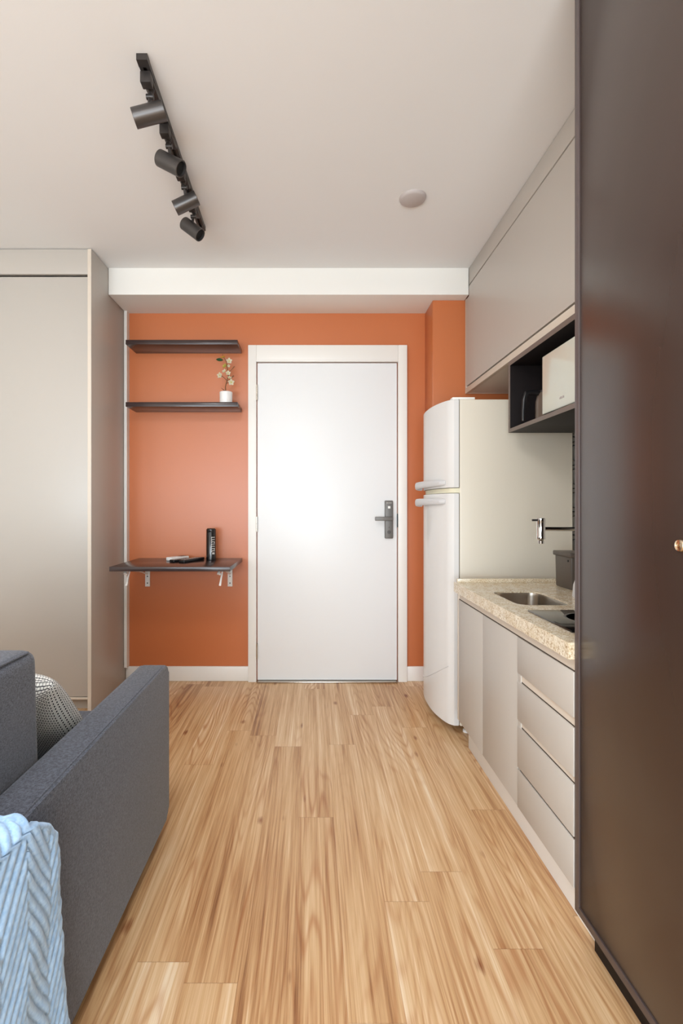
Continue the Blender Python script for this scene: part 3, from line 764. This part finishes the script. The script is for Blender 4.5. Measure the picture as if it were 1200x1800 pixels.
# ------------------------------------------------------------------ quilt draped over the near end of the armrest
def quilt():
    xo, xi, zt = -.500, -.606, .618
    # cross-section path: inner side up, over the top, outer side down
    path = []
    def seg(p, q, n):
        for i in range(n): path.append((p[0]+(q[0]-p[0])*i/n, p[1]+(q[1]-p[1])*i/n))
    r = .028
    zi = .30
    seg((xi+.012, .865), (xi+.012, .866), 1)
    path.clear()
    seg((xi, zt-.034), (xi, zt-r), 2)
    for i in range(10):
        a = PI-PI/2*i/10; path.append((xi+r+r*math.cos(a), zt-r+r*math.sin(a)))
    seg((xi+r, zt), (xo-r, zt), 22)
    for i in range(10):
        a = PI/2-PI/2*i/10; path.append((xo-r+r*math.cos(a), zt-r+r*math.sin(a)))
    seg((xo, zt-r), (xo+.004, .02), 190); path.append((xo+.004, .02))
    s = [0]
    for a, b_ in zip(path, path[1:]): s.append(s[-1]+math.hypot(b_[0]-a[0], b_[1]-a[1]))
    def yedge(i):
        x, z = path[i]
        if x < xo-.001 and z > .56: return .862+.010*math.sin(i*.4)*.3
        k = [(.618, .862), (.59, .885), (.56, .925), (.53, .950), (.45, .962), (.3, .975), (.15, .985), (0, .995)]
        for (za, ya), (zb_, yb_) in zip(k, k[1:]):
            if zb_ <= z <= za: return ya+(yb_-ya)*(za-z)/(za-zb_)+.0018*math.sin(z*70)+.0012*math.sin(z*170)
        return .862
    NV = 150; y0 = .50; bm = B(); rows = []
    BW = .074
    for i, (x, z) in enumerate(path):
        p = path[max(i-1, 0)]; q = path[min(i+1, len(path)-1)]
        d = Vector((q[0]-p[0], 0, q[1]-p[1])).normalized(); nrm = Vector((-d.z, 0, d.x))
        if nrm.x < 0 and x > -.55: nrm = -nrm
        ye = yedge(i); row = []
        for j in range(NV+1):
            v = j/NV; y = ye-(ye-y0)*v; dist = ye-y
            yy = .985-y+.002*math.sin(s[i]*25)
            band = int(math.floor(yy/BW)); fb = yy/BW-band
            sg = 1 if band % 2 else -1
            slope = 1.75 if band % 2 else 1.4
            ph = (s[i]+sg*slope*(fb-.5)*BW)/.036
            fr = ph-math.floor(ph); ridge = math.sin(PI*fr)**.4
            eb = min(fb, 1-fb); ridge *= min(1, eb/.05)**.5*.35+.65
            if dist < .022: ridge = ridge*.25+.5
            edge = math.sqrt(max(0, 1-(1-min(1, dist/.012))**2))
            hgt = -.012+edge*(.010+.0095*ridge+.003*math.sin(s[i]*9+y*14)+.0014*math.sin(s[i]*31+y*40))
            row.append(bm.verts.new(Vector((x, y, z))+nrm*hgt))
        rows.append(row)
    for a, b_ in zip(rows, rows[1:]):
        for j in range(NV): bm.faces.new((a[j], a[j+1], b_[j+1], b_[j]))
    bmesh.ops.recalc_face_normals(bm, faces=bm.faces)
    return bm
qo = solo('quilt', quilt(), M['quilt'], 'light blue quilt with stitched herringbone ridges draped over the near armrest', 'quilt', (-.55, .75, .6), ang=3.)
sm_ = qo.modifiers.new('thickness', 'SOLIDIFY'); sm_.thickness = .004; sm_.offset = -1
